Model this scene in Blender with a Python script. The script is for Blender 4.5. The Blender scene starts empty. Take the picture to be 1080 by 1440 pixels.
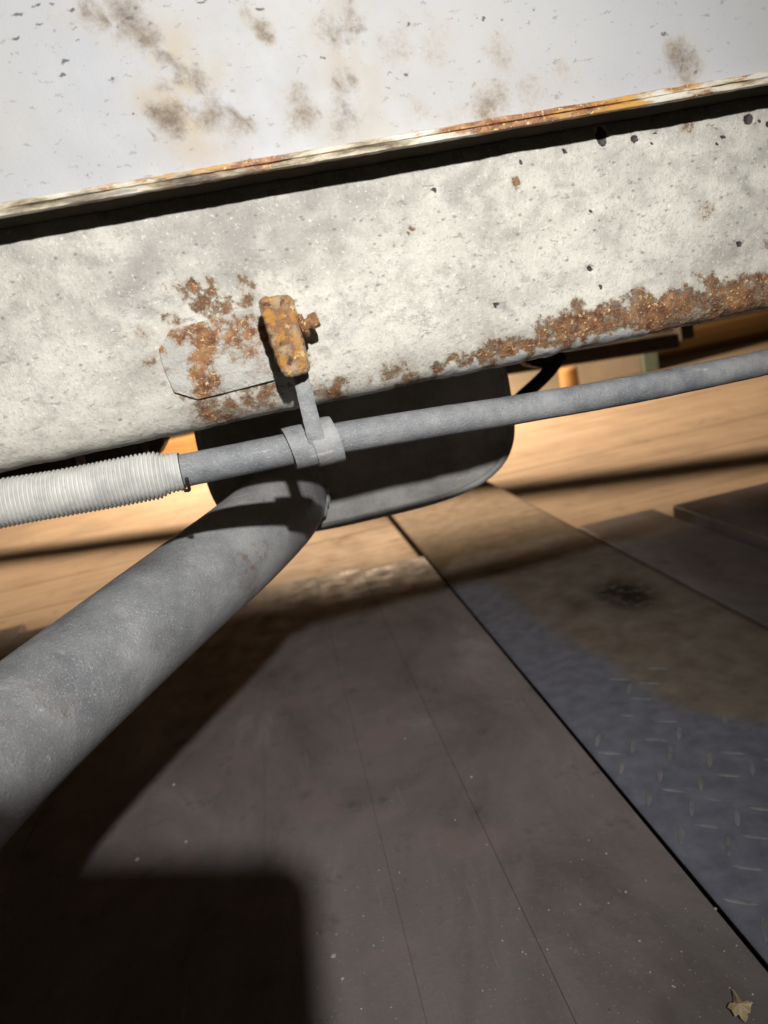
import bpy, bmesh, math, random
from mathutils import Vector, Matrix, noise
random.seed(7)
V = Vector
scene = bpy.context.scene
COL = scene.collection

# ------------------------------------------------------------------ camera
H = 0.42                                   # lens height above the planks
F_PX, CX, CY = 1000.0, 540.0, 720.0        # focal length in pixels of a 1080 x 1440 frame
AY = V((370 - CX, 510 - CY, F_PX)).normalized()          # world Y seen from the camera
hv = V((1, -0.205, 0))
AX = (hv - AY * hv.dot(AY)).normalized()
AZ = AX.cross(AY)
def to_world(c): return V((c.dot(AX), c.dot(AY), c.dot(AZ)))
cam_d = bpy.data.cameras.new('camera'); cam = bpy.data.objects.new('camera', cam_d); COL.objects.link(cam)
r, u, b = to_world(V((1, 0, 0))), to_world(V((0, -1, 0))), to_world(V((0, 0, -1)))
cam.matrix_world = Matrix(((r.x, u.x, b.x, 0), (r.y, u.y, b.y, 0), (r.z, u.z, b.z, H), (0, 0, 0, 1)))
cam_d.sensor_fit = 'VERTICAL'; cam_d.sensor_height = 36; cam_d.sensor_width = 27
cam_d.lens = 36 * F_PX / 1440
cam_d.clip_start = 0.004; cam_d.clip_end = 60
cam_d.dof.use_dof = True; cam_d.dof.focus_distance = 0.40; cam_d.dof.aperture_fstop = 8.5
scene.camera = cam

# ------------------------------------------------------------------ world, lamps, exposure
w = bpy.data.worlds.new('World'); scene.world = w; w.use_nodes = True
w.node_tree.nodes['Background'].inputs[0].default_value = (1.0, 0.86, 0.7, 1)
w.node_tree.nodes['Background'].inputs[1].default_value = 0.02
def spot(name, loc, target, energy, col, size, rad, blend):
    d = bpy.data.lights.new(name, 'SPOT'); d.energy = energy; d.color = col
    d.spot_size = math.radians(size); d.spot_blend = blend; d.shadow_soft_size = rad
    o = bpy.data.objects.new(name, d); COL.objects.link(o); o.location = loc
    o.rotation_euler = (V(target) - V(loc)).to_track_quat('-Z', 'Y').to_euler()
    return o
TORCH = V((0.085, -0.29, 0.70))
spot('torch_light', TORCH, (0.015, 0.37, 0.405), 27.5, (1.0, 0.97, 0.92), 74, 0.010, 1.0)
ld = bpy.data.lights.new('hall_lamp_light', 'POINT'); ld.energy = 350; ld.color = (1.0, 0.73, 0.48); ld.shadow_soft_size = .17
lo = bpy.data.objects.new('hall_lamp_light', ld); COL.objects.link(lo); lo.location = (.25, 3.1, 1.11)
vs = scene.view_settings
vs.view_transform = 'Standard'; vs.look = 'None'; vs.exposure = 0; vs.gamma = 1; vs.use_curve_mapping = False

# ------------------------------------------------------------------ helpers
def ray(px, py): return to_world(V((px - CX, py - CY, F_PX)))
def P(px, py, y):                           # point of the place at depth y
    d = ray(px, py); return V((0, 0, H)) + d * (y / d.y)
def tag(o, label=None, cat=None, group=None, kind=None):
    if label: o['label'] = label
    if cat: o['category'] = cat
    if group: o['group'] = group
    if kind: o['kind'] = kind
    return o
def wloc(o):
    v = V((0, 0, 0))
    while o: v += V(o.location); o = o.parent
    return v
def link(o, parent):
    COL.objects.link(o)
    if parent: o.parent = parent; o.location = -wloc(parent)
    return o
def thing(name, loc, label, cat, group=None):
    o = bpy.data.objects.new(name, None); o.empty_display_size = .03; COL.objects.link(o); o.location = loc
    return tag(o, label, cat, group)
def mesh(name, verts, faces, mat, parent=None, smooth=True, attrs=None):
    me = bpy.data.meshes.new(name); me.from_pydata([tuple(v) for v in verts], [], faces)
    bm = bmesh.new(); bm.from_mesh(me); bmesh.ops.recalc_face_normals(bm, faces=bm.faces); bm.to_mesh(me); bm.free()
    if smooth: me.polygons.foreach_set('use_smooth', [True] * len(me.polygons))
    for k, vals in (attrs or {}).items():
        at = me.attributes.new(k, 'FLOAT', 'POINT'); at.data.foreach_set('value', vals)
    me.materials.append(mat)
    return link(bpy.data.objects.new(name, me), parent)
def from_bm(name, bm, mat, parent=None, smooth=False, angle=None):
    me = bpy.data.meshes.new(name); bmesh.ops.recalc_face_normals(bm, faces=bm.faces); bm.to_mesh(me); bm.free()
    if smooth:
        me.polygons.foreach_set('use_smooth', [True] * len(me.polygons))
        if angle: me.set_sharp_from_angle(angle=math.radians(angle))
    me.materials.append(mat)
    return link(bpy.data.objects.new(name, me), parent)
def box_bm(x0, x1, y0, y1, z0, z1, bev=0, seg=1):
    bm = bmesh.new(); bmesh.ops.create_cube(bm, size=1)
    for v in bm.verts: v.co = V((x0 if v.co.x < 0 else x1, y0 if v.co.y < 0 else y1, z0 if v.co.z < 0 else z1))
    if bev: bmesh.ops.bevel(bm, geom=bm.edges[:], offset=bev, segments=seg, affect='EDGES', profile=.5)
    return bm
def catmull(pts, n):
    pts = [V(p) for p in pts]; q = [2 * pts[0] - pts[1]] + pts + [2 * pts[-1] - pts[-2]]; out = []
    for i in range(1, len(q) - 2):
        for k in range(n):
            t = k / n; a, b_, c, d = q[i - 1:i + 3]
            out.append(.5 * ((2 * b_) + (c - a) * t + (2 * a - 5 * b_ + 4 * c - d) * t * t + (3 * b_ - a - 3 * c + d) * t ** 3))
    out.append(pts[-1]); return out
def resample(pts, n):
    L = [0]
    for a, c in zip(pts, pts[1:]): L.append(L[-1] + (c - a).length)
    out = []; j = 0
    for k in range(n):
        s = L[-1] * k / (n - 1)
        while j < len(L) - 2 and L[j + 1] < s: j += 1
        t = (s - L[j]) / max(1e-9, L[j + 1] - L[j]); out.append(pts[j].lerp(pts[j + 1], t))
    return out, L[-1]
def sweep(path, radius, seg=32, close=True, rough=0, rs=60):
    """tube along path; radius(i, angle) or number; returns verts, faces"""
    vs_, fs = [], []; n = len(path); up = V((0, 0, 1))
    for i, p in enumerate(path):
        t = (path[min(i + 1, n - 1)] - path[max(i - 1, 0)]).normalized()
        s = t.cross(up).normalized(); q = s.cross(t)
        for k in range(seg):
            a = 2 * math.pi * k / seg; d = s * math.cos(a) + q * math.sin(a)
            rr = radius(i, a) if callable(radius) else radius
            if rough: rr += rough * noise.fractal((p + d * rr) * rs, 1, 2, 3)
            vs_.append(p + d * rr)
    for i in range(n - 1):
        for k in range(seg):
            k2 = (k + 1) % seg; fs.append((i * seg + k, i * seg + k2, (i + 1) * seg + k2, (i + 1) * seg + k))
    if close: fs.append(tuple(range(seg - 1, -1, -1))); fs.append(tuple((n - 1) * seg + k for k in range(seg)))
    return vs_, fs
def fb(x, y, z=0, o=4): return noise.fractal(V((x, y, z)), 1.0, 2.0, o)
def sm(a, b_, x):
    t = max(0, min(1, (x - a) / (b_ - a))); return t * t * (3 - 2 * t)

# ------------------------------------------------------------------ node shorthand
class M:
    def __init__(s, name):
        s.mat = bpy.data.materials.new(name); s.mat.use_nodes = True
        s.t = s.mat.node_tree; s.b = s.t.nodes['Principled BSDF']
        s.co = s.t.nodes.new('ShaderNodeTexCoord').outputs['Object']
    def n(s, typ, **kw):
        nd = s.t.nodes.new(typ)
        for k, v in kw.items(): setattr(nd, k, v)
        return nd
    def put(s, sock, v):
        if isinstance(v, bpy.types.NodeSocket): s.t.links.new(v, sock)
        elif sock.type == 'RGBA' and isinstance(v, float): sock.default_value = (v, v, v, 1)
        elif isinstance(v, (tuple, list)) and len(v) == 3 and sock.type == 'RGBA': sock.default_value = (*v, 1)
        else: sock.default_value = v
    def scale(s, x, y, z, rot=(0, 0, 0)):
        nd = s.n('ShaderNodeMapping'); s.put(nd.inputs[0], s.co); nd.inputs['Scale'].default_value = (x, y, z); nd.inputs['Rotation'].default_value = rot
        return nd.outputs[0]
    def noise(s, sc, det=4, rough=.55, vec=None, dist=0):
        nd = s.n('ShaderNodeTexNoise'); s.put(nd.inputs['Vector'], vec or s.co)
        nd.inputs['Scale'].default_value = sc; nd.inputs['Detail'].default_value = det; nd.inputs['Roughness'].default_value = rough; nd.inputs['Distortion'].default_value = dist
        return nd.outputs['Fac']
    def vor(s, sc, vec=None, feat='F1', out='Distance', rnd=1):
        nd = s.n('ShaderNodeTexVoronoi', feature=feat); s.put(nd.inputs['Vector'], vec or s.co); nd.inputs['Scale'].default_value = sc
        nd.inputs['Randomness'].default_value = rnd
        return nd.outputs[out]
    def attr(s, name):
        return s.n('ShaderNodeAttribute', attribute_name=name).outputs['Fac']
    def m(s, op, a, b_=0.0, c=0.0, clamp=False):
        nd = s.n('ShaderNodeMath', operation=op, use_clamp=clamp)
        s.put(nd.inputs[0], a); s.put(nd.inputs[1], b_); s.put(nd.inputs[2], c); return nd.outputs[0]
    def step(s, v, lo, hi, a=0.0, b_=1.0):
        nd = s.n('ShaderNodeMapRange', interpolation_type='SMOOTHSTEP'); s.put(nd.inputs[0], v)
        for i, x in enumerate((lo, hi, a, b_)): nd.inputs[i + 1].default_value = x
        return nd.outputs[0]
    def mix(s, f, a, b_, mode='MIX'):
        nd = s.n('ShaderNodeMix', data_type='RGBA', blend_type=mode); s.put(nd.inputs[0], f); s.put(nd.inputs[6], a); s.put(nd.inputs[7], b_); return nd.outputs[2]
    def ramp(s, f, stops):
        nd = s.n('ShaderNodeValToRGB'); s.put(nd.inputs[0], f); el = nd.color_ramp.elements
        while len(el) < len(stops): el.new(.5)
        for e, (p, c) in zip(el, stops): e.position = p; e.color = (*c, 1)
        return nd.outputs[0]
    def bump(s, hgt, dist, strength=1, prev=None):
        nd = s.n('ShaderNodeBump'); s.put(nd.inputs['Height'], hgt); nd.inputs['Distance'].default_value = dist; nd.inputs['Strength'].default_value = strength
        if prev: s.put(nd.inputs['Normal'], prev)
        return nd.outputs[0]
    def out(s, col, rough=.6, metal=0.0, normal=None, spec=.5, coat=0):
        s.put(s.b.inputs['Base Color'], col); s.put(s.b.inputs['Roughness'], rough); s.put(s.b.inputs['Metallic'], metal)
        s.b.inputs['Specular IOR Level'].default_value = spec; s.b.inputs['Coat Weight'].default_value = coat
        if normal: s.put(s.b.inputs['Normal'], normal)
        return s.mat

def rust_color(k):
    n1 = k.noise(170, 5, .65); n2 = k.noise(620, 4, .6)
    c = k.ramp(n1, [(.30, (.10, .042, .026)), (.43, (.25, .105, .052)), (.56, (.40, .19, .088)), (.70, (.55, .34, .18))])
    c = k.mix(k.step(n2, .56, .68), c, (.55, .36, .18)); return k.mix(k.step(k.noise(480, 3, .55), .60, .66), c, (.88, .66, .34)), n1, n2

def mat_body_panel():
    k = M('white_body_paint')
    streak = k.scale(1, 1, .35)
    blot = k.attr('stain'); n1 = k.noise(55, 5, .6); n2 = k.noise(260, 4, .6)
    col = k.ramp(k.noise(9, 3), [(.3, (.455, .47, .51)), (.7, (.52, .52, .52))])
    # ochre haze and brown-grey blots
    col = k.mix(k.m('MULTIPLY', k.m('MAXIMUM', k.attr('ochre'), k.m('MULTIPLY', blot, .8)), k.step(n1, .28, .62), clamp=True), col, (.50, .425, .315))
    n3 = k.noise(420, 5, .75)
    br_ = k.m('ADD', blot, k.m('MULTIPLY', k.m('SUBTRACT', k.m('ADD', k.m('MULTIPLY', n1, .45), k.m('MULTIPLY', n3, .55)), .5), 2.4))
    f = k.m('MULTIPLY', k.step(br_, .15, 1.45), k.step(blot, .02, .35), clamp=True)
    col = k.mix(f, col, (.135, .095, .066))
    col = k.mix(k.step(k.noise(38, 5, .65, streak), .58, .80, 0, .22), col, (.40, .37, .33))
    # small chips, elongated along the panel
    v0 = k.scale(.45, 1, 1, (0, math.radians(-8), 0)); wn = k.n('ShaderNodeTexNoise'); k.put(wn.inputs['Vector'], k.co); wn.inputs['Scale'].default_value = 300
    va = k.n('ShaderNodeVectorMath', operation='MULTIPLY_ADD'); k.put(va.inputs[0], wn.outputs['Color']); va.inputs[1].default_value = (.0035, .0035, .0035); k.put(va.inputs[2], v0); v = va.outputs[0]
    gate = k.step(k.noise(22, 2), .30, .46)
    chip = k.m('MULTIPLY', k.step(k.vor(210, v), .12, .22, 1, 0), k.step(k.vor(210, v, out='Color'), .52, .58))
    chip = k.m('MULTIPLY', chip, gate)
    big = k.m('MULTIPLY', k.step(k.vor(75, v), .04, .075, 1, 0), k.step(k.vor(75, v, out='Color'), .52, .60))
    chip = k.m('MAXIMUM', chip, big)
    col = k.mix(k.m('MULTIPLY', chip, .92), col, (.11, .10, .10))
    col = k.mix(k.step(k.noise(330, 4, .65, v), .61, .68, 0, .6), col, (.26, .24, .23))
    nb = k.bump(k.noise(900, 3), .0004, .25); nb = k.bump(k.noise(30, 3), .0015, .35, nb); nb = k.bump(chip, .0005, -.6, nb)
    return k.out(col, k.step(n1, .3, .7, .50, .62), 0, nb, .35)

def mat_sill():
    k = M('stone_chipped_sill_paint')
    rc, r1, r2 = rust_color(k)
    big = k.noise(20, 5, .66, None, .5); mid = k.noise(85, 6, .7); fine = k.noise(520, 5, .72)
    col = k.ramp(big, [(.32, (.49, .465, .42)), (.45, (.65, .63, .57)), (.60, (.77, .75, .68)), (.72, (.60, .59, .55))])
    gr = k.m('ADD', k.attr('grime_falloff'), k.m('MULTIPLY', k.m('SUBTRACT', k.m('ADD', k.m('MULTIPLY', big, .4), k.m('MULTIPLY', mid, .6)), .5), 1.5))
    col = k.mix(k.step(gr, -.1, 1.1, 0, .74), col, (.27, .26, .245))
    col = k.mix(k.step(k.noise(30, 5, .7), .60, .74, 0, .55), col, (.36, .34, .32))
    col = k.mix(k.step(mid, .50, .68, 0, .38), col, (.37, .355, .33))
    col = k.mix(k.step(k.noise(150, 6, .75, k.scale(.55, 1, 1, (0, .2, 0))), .56, .68, 0, .5), col, (.29, .275, .255))
    col = k.mix(k.step(fine, .53, .66, 0, .5), col, (.30, .285, .26))
    col = k.mix(k.step(k.noise(480, 5, .72), .57, .68, 0, .75), col, (.90, .885, .83))
    col = k.mix(k.m('MULTIPLY', k.step(k.noise(260, 5, .7, k.scale(.4, 1, 1, (0, .2, 0))), .61, .67), .6), col, (.20, .19, .18))
    # light worm-like flakes of lifted paint
    fl = k.m('MULTIPLY', k.step(k.vor(260, k.scale(.75, 1, 1), 'DISTANCE_TO_EDGE'), .02, .07, 1, 0), k.step(k.noise(70, 3, .6), .56, .66))
    col = k.mix(k.m('MULTIPLY', fl, .25), col, (.80, .78, .72))
    pit = k.m('MULTIPLY', k.step(k.vor(190, k.scale(.7, 1, 1)), .05, .20, 1, 0), k.step(k.vor(190, k.scale(.7, 1, 1), out='Color'), .50, .56))
    col = k.mix(k.m('MULTIPLY', pit, .70), col, (.19, .175, .16))
    ink = k.step(k.attr('hole'), .35, .6)
    # rust where the mask says, with a broken edge
    e = k.m('ADD', k.attr('rust'), k.m('MULTIPLY', k.m('SUBTRACT', k.noise(220, 8, .80), .5), 2.8))
    ru = k.m('MULTIPLY', k.step(e, .32, .86), k.step(k.attr('rust'), .02, .25))
    halo = k.m('MULTIPLY', k.step(e, -.1, .6, 0, .7), k.step(k.attr('rust'), .0, .3))
    col = k.mix(halo, col, (.46, .36, .25)); col = k.mix(ru, col, rc); col = k.mix(ink, col, (.05, .035, .04))
    col = k.mix(k.m('MULTIPLY', k.step(k.m('ADD', k.attr('peel'), k.m('MULTIPLY', k.m('SUBTRACT', mid, .5), 1.2)), .40, .75), .85), col, (.62, .62, .61))
    nb = k.bump(k.noise(520, 5, .72), .0011, .6); nb = k.bump(k.noise(120, 5, .65), .0018, .32, nb)
    nb = k.bump(k.m('MULTIPLY', ru, r2), .0016, .8, nb); nb = k.bump(fl, .0006, .25, nb); nb = k.bump(pit, .0008, -.8, nb)
    rg = k.mix(ru, k.step(mid, .35, .65, .30, .52), k.step(r2, .4, .6, .45, .20))
    return k.out(col, rg, 0, nb, .5)

def mat_rust(name, bright=False, paint=0.0, seed=0):
    k = M(name); rc, r1, r2 = rust_color(k); col = rc
    if bright:
        col = k.mix(k.step(k.noise(100, 4, .6), .42, .60), (.36, .19, .095), (.58, .43, .27))
        col = k.mix(k.step(k.noise(130, 5, .65), .49, .57), col, (.64, .32, .085))
        col = k.mix(k.step(k.noise(170, 5, .65), .59, .64), col, (.92, .68, .32))
        col = k.mix(k.step(k.noise(210, 5, .7), .42, .34), col, (.12, .06, .035))
    if paint:
        e = k.m('ADD', k.attr('rust'), k.m('MULTIPLY', k.m('SUBTRACT', k.noise(220, 8, .80), .5), 2.8)); ru = k.step(e, .34, .74)
        pc = k.ramp(k.noise(60, 4), [(.3, (.55, .54, .51)), (.7, (.78, .77, .72))])
        pc = k.mix(k.step(e, .1, .5, 0, .5), pc, (.46, .37, .27)); col = k.mix(ru, pc, col)
    nb = k.bump(k.noise(300, 6, .7), .003, .8); nb = k.bump(k.noise(90, 3), .003, .5, nb)
    return k.out(col, k.step(r2, .4, .62, .52, .22 if bright else .34), 0, nb, .55)

def mat_flange():
    k = M('flaking_seam_paint'); rc, r1, r2 = rust_color(k)
    v = k.scale(.18, 1, 1)
    n = k.noise(150, 5, .65, v)
    col = k.ramp(n, [(.36, (.10, .075, .05)), (.43, (.36, .30, .20)), (.50, (.66, .58, .42)), (.58, (.74, .72, .66))])
    e = k.m('ADD', k.attr('rust'), k.m('MULTIPLY', k.m('SUBTRACT', k.noise(120, 5, .7, v), .5), 1.7))
    col = k.mix(k.step(e, .42, .58), col, k.mix(k.step(k.noise(200, 3, .6, v), .5, .62), rc, (.62, .34, .08)))
    gr = k.noise(70, 5, .65, v); col = k.mix(k.step(gr, .55, .66, 0, .75), col, (.10, .078, .055))
    col = k.mix(k.attr('under'), col, k.mix(k.noise(40, 4), (.03, .025, .020), (.075, .060, .045)))  # downward face coloured near-black: its shade is painted in
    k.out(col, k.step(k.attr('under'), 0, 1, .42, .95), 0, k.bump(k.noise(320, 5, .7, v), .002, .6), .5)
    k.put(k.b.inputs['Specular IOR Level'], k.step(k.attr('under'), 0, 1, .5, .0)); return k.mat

def mat_grey(name, c1, c2, c3, rust=0.0, bumps=1.0, rough=(.36, .62), metal=0.0, sc=1.0):
    k = M(name); n = k.noise(70 * sc, 5, .62); f = k.noise(420 * sc, 5, .68)
    col = k.ramp(n, [(.30, c1), (.5, c2), (.72, c3)])
    col = k.mix(k.step(f, .60, .74, 0, .5), col, tuple(min(.75, x * 1.9) for x in c3))
    col = k.mix(k.step(f, .25, .40, .45, 0), col, tuple(x * .4 for x in c1))
    if rust:
        rr = k.m('MULTIPLY', k.step(k.noise(26, 5, .65), .66 - rust, .80 - rust), k.step(k.noise(210, 4), .35, .65))
        col = k.mix(k.m('MULTIPLY', rr, .60), col, (.20, .115, .06))
    nb = k.bump(k.noise(360 * sc, 6, .70), .0016, .55 * bumps); nb = k.bump(k.noise(85 * sc, 4, .6), .0025, .38 * bumps, nb)
    return k.out(col, k.step(n, .3, .7, *rough), metal, nb, .5)

def mat_wood(name, dark, mid, light, axis, grain=1.0, dirt=.5):
    k = M(name); s = [1, 1, 1]; s[axis] = .055
    v = k.scale(*s); g = k.noise(70 * grain, 7, .65, v, .4); big = k.noise(5, 4, .6); blot = k.noise(17, 5, .65)
    col = k.ramp(g, [(.28, dark), (.5, mid), (.74, light)])
    col = k.mix(k.step(big, .42, .66, 0, dirt), col, tuple(x * .62 for x in mid))
    col = k.mix(k.step(blot, .58, .72, 0, dirt), col, tuple(x * .45 for x in dark))
    sp = k.m('MULTIPLY', k.step(k.vor(120), .04, .11, 1, 0), k.step(k.vor(120, out='Color'), .80, .84))
    col = k.mix(k.m('MULTIPLY', sp, .7), col, (.50, .47, .43))
    scr = k.step(k.noise(300, 2, .5, k.scale(.6, .03, 1, (0, 0, .5))), .70, .76, 0, .25)
    col = k.mix(scr, col, (.42, .39, .36))
    nb = k.bump(g, .002, .35); nb = k.bump(k.noise(260, 4), .0008, .4, nb)
    return k.out(col, k.step(blot, .3, .7, .65, .85), 0, nb, .1)

def mat_plate():
    k = M('dusty_checker_plate'); d = k.attr('dust'); n = k.noise(30, 5, .65); f = k.noise(300, 4)
    e = k.step(k.m('ADD', d, k.m('MULTIPLY', k.m('SUBTRACT', n, .5), .5)), .25, .85)
    st = k.ramp(k.noise(60, 4), [(.3, (.21, .22, .28)), (.7, (.32, .335, .41))])
    du = k.ramp(n, [(.3, (.22, .175, .135)), (.7, (.35, .30, .245))])
    col = k.mix(e, st, du)
    col = k.mix(k.m('MULTIPLY', k.attr('oil'), k.step(k.noise(60, 5, .65), .30, .55)), col, (.05, .04, .032))
    return k.out(col, k.mix(e, .5, .85), k.step(e, 0, 1, .15, 0), k.bump(f, .0008, .4), .08)

def mat_metal(name, lo, mid, hi, rust=0.0, spk=.5, rough=(.34, .5), bump=1.0, crust=False, metal=0.0):
    k = M(name); n = k.noise(14, 5, .62); m_ = k.noise(70, 5, .66); f = k.noise(700, 4, .7); g = k.noise(1300, 3, .65)
    col = k.ramp(k.m('ADD', k.m('MULTIPLY', n, .7), k.m('MULTIPLY', m_, .3)), [(.38, lo), (.5, mid), (.62, hi)])
    col = k.mix(k.step(g, .56, .70, 0, spk), col, tuple(min(.85, x * 2.0) for x in hi))
    col = k.mix(k.step(f, .56, .72, 0, .5), col, tuple(x * .45 for x in lo))
    col = k.mix(k.step(m_, .60, .72, 0, .35), col, (.40, .375, .34))
    if crust: col = k.mix(k.m('MULTIPLY', k.attr('heat'), k.step(k.noise(28, 6, .7), .38, .68)), col, (.21, .15, .105))
    if rust:
        rr = k.m('MULTIPLY', k.step(k.noise(22, 6, .7), .62 - rust, .78 - rust), k.step(k.noise(160, 5, .7), .40, .66))
        col = k.mix(k.m('MULTIPLY', rr, .75), col, (.24, .125, .06))
    scr = k.m('MULTIPLY', k.step(k.noise(210, 2, .5, k.scale(.05, 1, 1, (0, .6, .5))), .68, .74, 0, .5), k.step(m_, .45, .6))
    col = k.mix(scr, col, tuple(min(.8, x * 1.5) for x in hi))
    nb = k.bump(g, .0006, .7 * bump); nb = k.bump(f, .0009, .5 * bump, nb)
    if crust:
        c_ = k.m('MULTIPLY', k.step(k.vor(480), .15, .55, 1, 0), k.step(m_, .42, .58)); nb = k.bump(c_, .0006, .25, nb)
    nb = k.bump(m_, .0015, .18 * bump, nb)
    return k.out(col, k.step(m_, .3, .7, *rough), metal, nb, .5)
BODY, SILL, FLANGE = mat_body_panel(), mat_sill(), mat_flange()
RUST, PLATE_RUST = mat_rust('bracket_rust', True), mat_rust('flaking_plate_paint', paint=1)
DARK_RUST = mat_rust('bolt_rust')
PIPE = mat_metal('dusty_grey_pipe', (.19, .205, .23), (.32, .332, .35), (.47, .475, .48), .0, .5)
CLIP = mat_metal('dusty_grey_clip', (.24, .252, .27), (.40, .412, .425), (.54, .545, .545), .0, .45, bump=.8)
SLEEVE = mat_grey('chalky_corrugated_sleeve', (.50, .50, .485), (.66, .66, .635), (.76, .755, .73), bumps=.5)
EXH = mat_metal('dusty_exhaust_steel', (.26, .268, .285), (.37, .38, .40), (.53, .535, .545), .07, .7, (.28, .42), .55, True, .22)
MUF = mat_metal('muffler_steel', (.20, .20, .195), (.30, .30, .29), (.42, .415, .40), .04, .35, (.42, .58), .4)
BLACK = mat_grey('black_underbody_coating', (.012, .012, .012), (.02, .019, .018), (.03, .028, .026), bumps=.6)
BROWN = mat_grey('brown_chassis_coating', (.03, .022, .016), (.05, .035, .024), (.07, .05, .035), bumps=.6)
def mat_plank():
    k = M('dirty_plank_wood'); st = k.scale(1, .16, 1); g = k.noise(60, 6, .6, st, .3)
    big = k.noise(7, 5, .62, k.scale(1, .55, 1), .6); mid = k.noise(26, 6, .68); fine = k.noise(240, 5, .7)
    col = k.ramp(big, [(.30, (.165, .142, .136)), (.46, (.245, .220, .217)), (.58, (.30, .262, .262)), (.72, (.44, .41, .41))])
    col = k.mix(k.step(k.noise(11, 3, .5), .52, .66, 0, .5), col, (.36, .265, .255))
    col = k.mix(k.step(g, .52, .75, 0, .22), col, (.16, .135, .125))
    col = k.mix(k.step(mid, .56, .74, 0, .5), col, (.085, .070, .066))
    col = k.mix(k.step(mid, .42, .25, 0, .12), col, (.40, .37, .35))
    col = k.mix(k.step(fine, .58, .75, 0, .45), col, (.48, .45, .43))
    sp = k.m('MULTIPLY', k.step(k.vor(95), .03, .10, 1, 0), k.step(k.vor(95, out='Color'), .76, .80))
    col = k.mix(k.m('MULTIPLY', sp, .6), col, (.07, .055, .05))
    scr = k.m('MULTIPLY', k.step(k.noise(240, 2, .5, k.scale(.9, .02, 1, (0, 0, .35))), .69, .75, 0, .4), k.step(mid, .4, .6))
    col = k.mix(scr, col, (.46, .43, .41))
    nb = k.bump(g, .0012, .25); nb = k.bump(fine, .0009, .5, nb); nb = k.bump(mid, .002, .25, nb)
    return k.out(col, k.step(mid, .3, .7, .45, .72), 0, nb, .4)
PLANK = mat_plank()
BOARD = mat_wood('pale_floor_wood', (.29, .225, .17), (.37, .295, .225), (.44, .36, .28), 0, .45, .42)
PLATE = mat_plate()

# ------------------------------------------------------------------ floor
floor = mesh('floor', [(-6, -1.2, -.05), (6, -1.2, -.05), (6, 7, -.05), (-6, 7, -.05)], [(0, 1, 2, 3)], BOARD, smooth=False)
tag(floor, 'pale wooden floor of boards beneath the vehicle', kind='structure')
def plank(name, x0, x1, y0, y1, z0, z1, mat, bev=.0025, n=1, wob=.0015, parent=floor):
    bm = box_bm(x0, x1, y0, y1, z0, z1, bev)
    for v in bm.verts:
        v.co += V((wob * noise.noise(v.co * 7 + V((3, 1, x0 * 9))), wob * 2 * noise.noise(v.co * 9), wob * .6 * noise.noise(v.co * 5)))
    return from_bm(name, bm, mat, parent)
# broad floor boards that run along the vehicle, seen lit beyond it
y = -1.2; i = 0
while y < 6.9:
    wd = .26 + .07 * ((i * 37) % 5) / 5
    plank('floor_board', -5.9, 5.9, y, y + wd - .0012, -.045, -.022 + .0004 * ((i * 13) % 3), BOARD, .0012); y += wd; i += 1
# near planks that run under the vehicle
for (x0, x1, y1, z) in ((-1.30, -.905, 1.60, -.001), (-.90, -.60, 1.50, 0), (-.596, -.345, 1.44, .001), (-.3445, -.0990, 1.375, 0),
                        (-.0989, .0053, 1.345, .0004), (.0054, .0929, 1.335, -.0002), (.0930, .2160, 1.305, .0005)):
    plank('plank', x0, x1, -1.0, y1, -.019, z, PLANK, .0003, wob=.00003)
plank('plank', .512, .668, -1.0, 1.25, -.019, .003, PLANK)
plank('plank', .674, .93, -1.0, 1.19, -.019, .020, PLANK)
plank('plank', .935, 1.25, -1.0, 1.16, -.019, .021, PLANK)
plank('plank', 1.255, 1.6, -1.0, 1.20, -.019, .019, PLANK)

# checker plate strip
pl = thing('checker_plate', (.36, .5, 0), 'dusty blue-grey steel checker plate lying between the dark planks', 'metal plate')
X0, X1, Y0, Y1 = .2188, .505, -1.0, 2.1
nx, ny = 30, 240; vs_, fs, dust, oil = [], [], [], []
for j in range(ny + 1):
    for i in range(nx + 1):
        x = X0 + (X1 - X0) * i / nx; yy = Y0 + (Y1 - Y0) * j / ny
        vs_.append((x, yy, .004 + .0006 * noise.noise(V((x * 9, yy * 5, 1)))))
        edge = .285 + .06 * sm(.9, .4, yy) + .16 * sm(.62, .40, yy) - .03 * sm(.9, 1.3, yy)
        dust.append(max(sm(1.0, 1.25, yy), sm(edge - .04, edge + .05, x + .015 * fb(x * 9, yy * 9))))
        oil.append(1.0 * sm(1.15, .3, math.hypot((x - .425) / .055, (yy - .90) / .085)) + .5 * sm(1, .2, math.hypot((x - .355) / .03, (yy - .91) / .05)))
for j in range(ny):
    for i in range(nx): a = j * (nx + 1) + i; fs.append((a, a + 1, a + nx + 2, a + nx + 1))
sheet = mesh('plate_sheet', vs_, fs, PLATE, pl, attrs={'dust': dust, 'oil': oil})
so = sheet.modifiers.new('thickness', 'SOLIDIFY'); so.thickness = .004; so.offset = -1
tv, tf, td, toil = [], [], [], []
pitch = .024
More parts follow.
